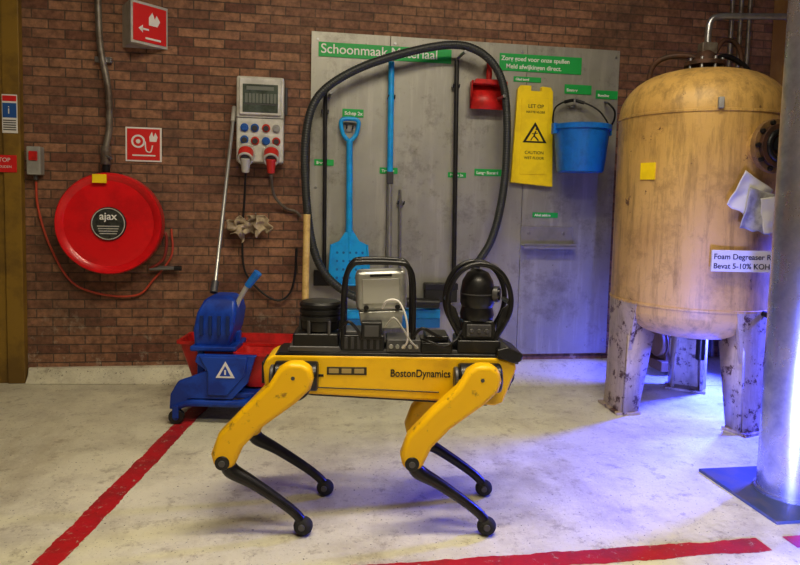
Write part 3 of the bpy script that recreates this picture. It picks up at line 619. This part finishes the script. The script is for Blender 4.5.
def legr(tag,ox,oy,side,fx,kx):
    cyl(tag+'_abductor',s,(ox-.095,oy-side*.045,.488),(ox+.04,oy-side*.045,.488),.046,RB_,bev=.008)
    cyl(tag+'_abductor_cap',s,(ox-.108,oy-side*.045,.488),(ox-.095,oy-side*.045,.488),.034,RG,bev=.004)
    cyl(tag+'_hip_motor',s,(ox-.035,oy-side*.05,.475),(ox-.035,oy-side*.0,.475),.058,RB_,bev=.006)
    up=[(ox+x+( (kx)*max(0,min(1,(.50-z)/.25))),z) for x,z in UP]
    prism(tag+'_upper_shell',s,up,oy-.029,oy+.029,YEL2,.020,seg=4)
    cyl(tag+'_hip_bolt',s,(ox-.03,oy-.0305,.50),(ox-.03,oy+.0305,.50),.006,RG,bev=.001,seg=12)
    kn=(ox-.238+kx,.238)
    cyl(tag+'_knee_joint',s,(kn[0],oy-.034,kn[1]),(kn[0],oy+.034,kn[1]),.022,RB_,bev=.004)
    cyl(tag+'_knee_cap',s,(kn[0],oy-.037,kn[1]),(kn[0],oy+.037,kn[1]),.010,RG,bev=.002)
    f=Vector((fx,oy,.030));k=Vector((kn[0],oy,kn[1]))
    d=f-k
    p1=k+d*.10+Vector((-.004,0,-.012));p2=k+d*.35+Vector((.002,0,.000));p3=k+d*.7+Vector((.008,0,.010));p4=k+d*.9+Vector((.008,0,.010))
    sweep(tag+'_lower_link',s,[k+Vector((.012,0,.0)),p1,p2,p3,p4,f],[.023,.024,.018,.0155,.015,.019],RB_,flat=1.05,seg=16)
    sweep(tag+'_shin_guard',s,[p2+Vector((.0,0,.009)),p3+Vector((.0,0,.009))],[.010,.008],RG)
    ball(tag+'_foot',s,(fx+.001,oy,.029),(.030,.026,.029),mat('foot_rubber',(.02,.02,.02),.8,bump=.5))
    cyl(tag+'_ankle_bolt',s,(fx-.002,oy-.028,.034),(fx-.002,oy+.028,.034),.010,RG,bev=.002)
legr('rear_near_leg',0,0,-1,.003,0);legr('front_near_leg',.572,0,-1,.574,0)
legr('rear_far_leg',.03,.265,1,.052,.0);legr('front_far_leg',.60,.265,1,.612,0)
cy=(V0+V1)/2
box('payload_rail_a',s,(-.06,V0+.012,.553),(.60,V0+.028,.566),RG,.002);box('payload_rail_b',s,(-.06,V1-.028,.553),(.60,V1-.012,.566),RG,.002)
box('lidar_base',s,(-.045,cy-.06,.56),(.10,cy+.06,.615),RB_,.008);box('lidar_base_foot',s,(-.055,cy-.065,.556),(.105,cy+.065,.575),RG,.004)
rev('lidar',s,[(0,.62),(.058,.62),(.060,.64),(.060,.648),(.066,.652),(.067,.665),(.062,.668),(.062,.672),(.067,.675),(.067,.685),(.062,.688),(.062,.692),(.067,.695),(.067,.704),(.060,.710),(0,.712)],RB_,c=(.037,cy,0),seg=48)
for i in range(6):
    a=i*math.pi/3;cyl('lidar_post_%d'%i,s,(.037+.063*math.cos(a),cy+.063*math.sin(a),.61),(.037+.063*math.cos(a),cy+.063*math.sin(a),.655),.006,RG,seg=10)
box('compute_box',s,(.105,cy-.06,.56),(.245,cy+.06,.612),RB_,.006);box('compute_lid',s,(.115,cy-.05,.61),(.235,cy+.05,.622),RG,.003)
for i in range(6): box('cooling_fin_%d'%i,s,(.118+i*.020,cy-.064,.568),(.128+i*.020,cy-.058,.606),DGR,.001)
box('radio_box',s,(.25,cy-.062,.558),(.36,cy+.05,.60),RG,.005);box('battery_bridge',s,(.36,cy-.065,.556),(.46,cy+.065,.592),RB_,.006)
box('battery_bridge_step',s,(.375,cy-.05,.59),(.45,cy+.05,.612),RB_,.006)
box('relay_box',s,(.17,cy-.07,.60),(.235,cy-.02,.655),RB_,.004);box('relay_face',s,(.18,cy-.073,.61),(.225,cy-.069,.645),RG,.001)
for i in range(5): cyl('connector_%d'%i,s,(.265+i*.02,cy-.07,.578),(.265+i*.02,cy-.06,.578),.007,MET,seg=12)
Mb=Matrix.Translation((.232,cy,.740))@Matrix.Rotation(math.radians(-3),4,'Y')
box('metal_case',s,(-.082,-.035,-.055),(.080,.045,.075),MET,.016,M=Mb,seg=3);prism('metal_case_lower',s,[(-.065,-.115),(.06,-.115),(.072,-.055),(-.076,-.055)],-.03,.04,MET,.006,M=Mb)
box('case_plate',s,(-.06,-.038,-.03),(.058,-.034,.05),mat('case_plate',(.60,.61,.58),.3,.5),.002,M=Mb);box('case_grip_slot',s,(-.035,-.040,.056),(.035,-.034,.064),BLK,.002,M=Mb)
for k in (-.05,.05): cyl('case_knob_%d'%(k*100),s,(k,-.045,-.042),(k,-.034,-.042),.008,BLKM,M=Mb)
for k,y in enumerate((-.052,.055)):
    sweep('roll_hoop_%d'%k,s,[(.115,cy+y,.57),(.112,cy+y,.70),(.118,cy+y,.79),(.138,cy+y,.832),(.17,cy+y,.842),(.28,cy+y,.842),(.312,cy+y,.832),(.330,cy+y,.79),(.334,cy+y,.70),(.335,cy+y,.57)],.0085,RB_,n=6)
for x,z in ((.16,.84),(.29,.84)): cyl('hoop_tie_%d'%(x*100),s,(x,cy-.052,z),(x,cy+.055,z),.008,RB_)
sweep('white_cable_a',s,[(.235,cy-.07,.70),(.25,cy-.09,.728),(.285,cy-.09,.725),(.31,cy-.09,.67),(.315,cy-.08,.60),(.30,cy-.07,.575)],.0034,WHT)
sweep('white_cable_b',s,[(.245,cy-.07,.64),(.27,cy-.095,.675),(.30,cy-.09,.64),(.325,cy-.08,.60),(.35,cy-.07,.575)],.003,LGR)
sweep('black_cable_a',s,[(.33,cy-.05,.60),(.36,cy-.08,.64),(.40,cy-.07,.62),(.44,cy-.05,.60)],.005,BLK);sweep('black_cable_b',s,[(.10,cy-.06,.63),(.13,cy-.09,.66),(.16,cy-.08,.63),(.17,cy-.06,.60)],.005,BLK)
sweep('black_cable_c',s,[(.36,cy-.05,.60),(.385,cy-.085,.60),(.43,cy-.085,.585),(.47,cy-.06,.60),(.49,cy-.05,.63)],.004,BLK)
# pan-tilt camera with guard
px=.545
box('ptz_base',s,(px-.07,cy-.06,.556),(px+.07,cy+.06,.60),RB_,.006);prism('ptz_bracket',s,[(px-.065,.595),(px+.062,.595),(px+.05,.66),(px-.05,.66)],cy-.045,cy+.045,RB_,.006)
box('ptz_light_panel',s,(px-.04,cy-.055,.61),(px+.04,cy-.043,.65),DGR,.003)
for i in range(3): cyl('ptz_led_%d'%i,s,(px-.024+i*.024,cy-.06,.63),(px-.024+i*.024,cy-.052,.63),.007,RG,seg=16)
rev('ptz_body',s,[(0,.66),(.052,.66),(.056,.675),(.050,.70),(.055,.712),(.056,.75),(.050,.785),(.034,.812),(.012,.822),(0,.823)],RB_,c=(px,cy,0),seg=40)
ring2('ptz_seam',s,(0,0),.0565,.05,0,.004,RG).matrix_local=Matrix.Translation((px,cy,.742))@Matrix.Rotation(math.pi/2,4,'X')
cyl('ptz_lens_ring',s,(px+.05,cy-.02,.745),(px+.066,cy-.028,.745),.026,RG,bev=.003);cyl('ptz_lens',s,(px+.062,cy-.027,.745),(px+.068,cy-.029,.745),.020,mat('lens_glass',(.01,.01,.02),.05),bev=.001)
for k,(y,w) in enumerate(((-.045,.098),(.05,.096))):
    sweep('ptz_guard_%d'%k,s,[(px-w*.55,cy+y,.60),(px-w*.98,cy+y,.68),(px-w*1.02,cy+y,.745),(px-w*.80,cy+y,.80),(px-w*.45,cy+y,.832),(px,cy+y,.843),(px+w*.45,cy+y,.832),(px+w*.80,cy+y,.80),(px+w*1.02,cy+y,.745),(px+w*.98,cy+y,.68),(px+w*.55,cy+y,.60)],.0085,RB_,n=5)
for k in (-1,1):
    cyl('guard_tie_%d'%k,s,(px+k*.098,cy-.045,.72),(px+k*.097,cy+.05,.72),.008,RB_)
    prism('guard_fin_%d'%k,s,[(px+k*.055,.60),(px+k*.095,.66),(px+k*.102,.72),(px+k*.075,.70),(px+k*.06,.66)],cy-.045,cy-.032,RB_,.004)
cyl('guard_tie_top',s,(px,cy-.045,.843),(px,cy+.05,.843),.008,RB_)

# ---------------------------------------------------------------- lights
def lamp(loc,sx,sy,power,col,rot=(0,0,0)):
    s=root('ceiling_light_fixture',Matrix.Translation(loc))
    box('housing',s,(-sx/2-.03,-sy/2-.03,.02),(sx/2+.03,sy/2+.03,.068),WHT,.005)
    cyl('tube_a',s,(-sx/2,-.03,.005),(sx/2,-.03,.005),.013,mat('tube_glow',(1,1,1),emit=(1,.86,.68),estr=6))
    cyl('tube_b',s,(-sx/2,.03,.005),(sx/2,.03,.005),.013,MATS['tube_glow'])
    L=bpy.data.lights.new('tube_light','AREA');L.shape='RECTANGLE';L.size=sx;L.size_y=sy;L.energy=power;L.color=col
    o=bpy.data.objects.new('tube_light',L);C.objects.link(o);o.parent=s;o.location=(0,0,-.02)
W1=(1,.88,.66)
lamp((-.1,1.4,3.03),1.2,.2,34,W1);lamp((1.1,1.5,3.03),1.2,.2,34,W1);lamp((.3,.0,3.03),1.6,.2,44,W1)
def blue(name,loc,target,size,power,col=(.04,.06,1),spread=math.pi,estr=4):
    d=(Vector(target)-Vector(loc)).normalized();q=d.to_track_quat('-Z','Y').to_matrix().to_4x4()
    s=root(name,Matrix.Translation(loc)@q)
    box('housing',s,(-size/2-.01,-size/2-.01,.004),(size/2+.01,size/2+.01,.05),BLK,.004);box('lens',s,(-size/2,-size/2,0),(size/2,size/2,.006),mat('blue_lens',(.02,.05,.8),.3,emit=(.05,.12,1),estr=estr),.001)
    L=bpy.data.lights.new('led','AREA');L.size=size;L.energy=power;L.color=col;L.spread=spread
    o=bpy.data.objects.new('led',L);C.objects.link(o);o.parent=s;o.location=(0,0,-.01)
blue('blue_flood_light',(2.60,3.30,.50),(2.1,3.05,.0),.12,46,spread=math.radians(110))
blue('blue_flood_light',(2.75,2.60,1.0),(1.85,2.40,.0),.2,30,spread=math.radians(80))
blue('blue_flood_light',(.95,.85,.10),(1.785,2.02,.20),.10,12,col=(.16,.19,1),spread=math.radians(60))  # added lamp, out of view, puts a blue highlight on the column
w=bpy.data.worlds.new('world');bpy.context.scene.world=w;w.use_nodes=True;w.node_tree.nodes['Background'].inputs[0].default_value=(.4,.36,.32,1);w.node_tree.nodes['Background'].inputs[1].default_value=.1

# ---------------------------------------------------------------- camera
f=640
cam=bpy.data.cameras.new('camera');co=bpy.data.objects.new('camera',cam);C.objects.link(co)
co.matrix_world=Matrix.Translation((0,0,1.04))@Matrix.Rotation(-math.radians(9),4,'Z')@Matrix.Rotation(math.pi/2-math.radians(4.2),4,'X')@Matrix.Rotation(math.radians(1.4),4,'Z')
cam.sensor_width=36;cam.lens=f/800*36;cam.shift_y=-.0444;cam.clip_start=.05
bpy.context.scene.camera=co
bpy.context.scene.view_settings.view_transform='Standard'
bpy.context.scene.view_settings.gamma=.90
bpy.context.scene.view_settings.exposure=.06
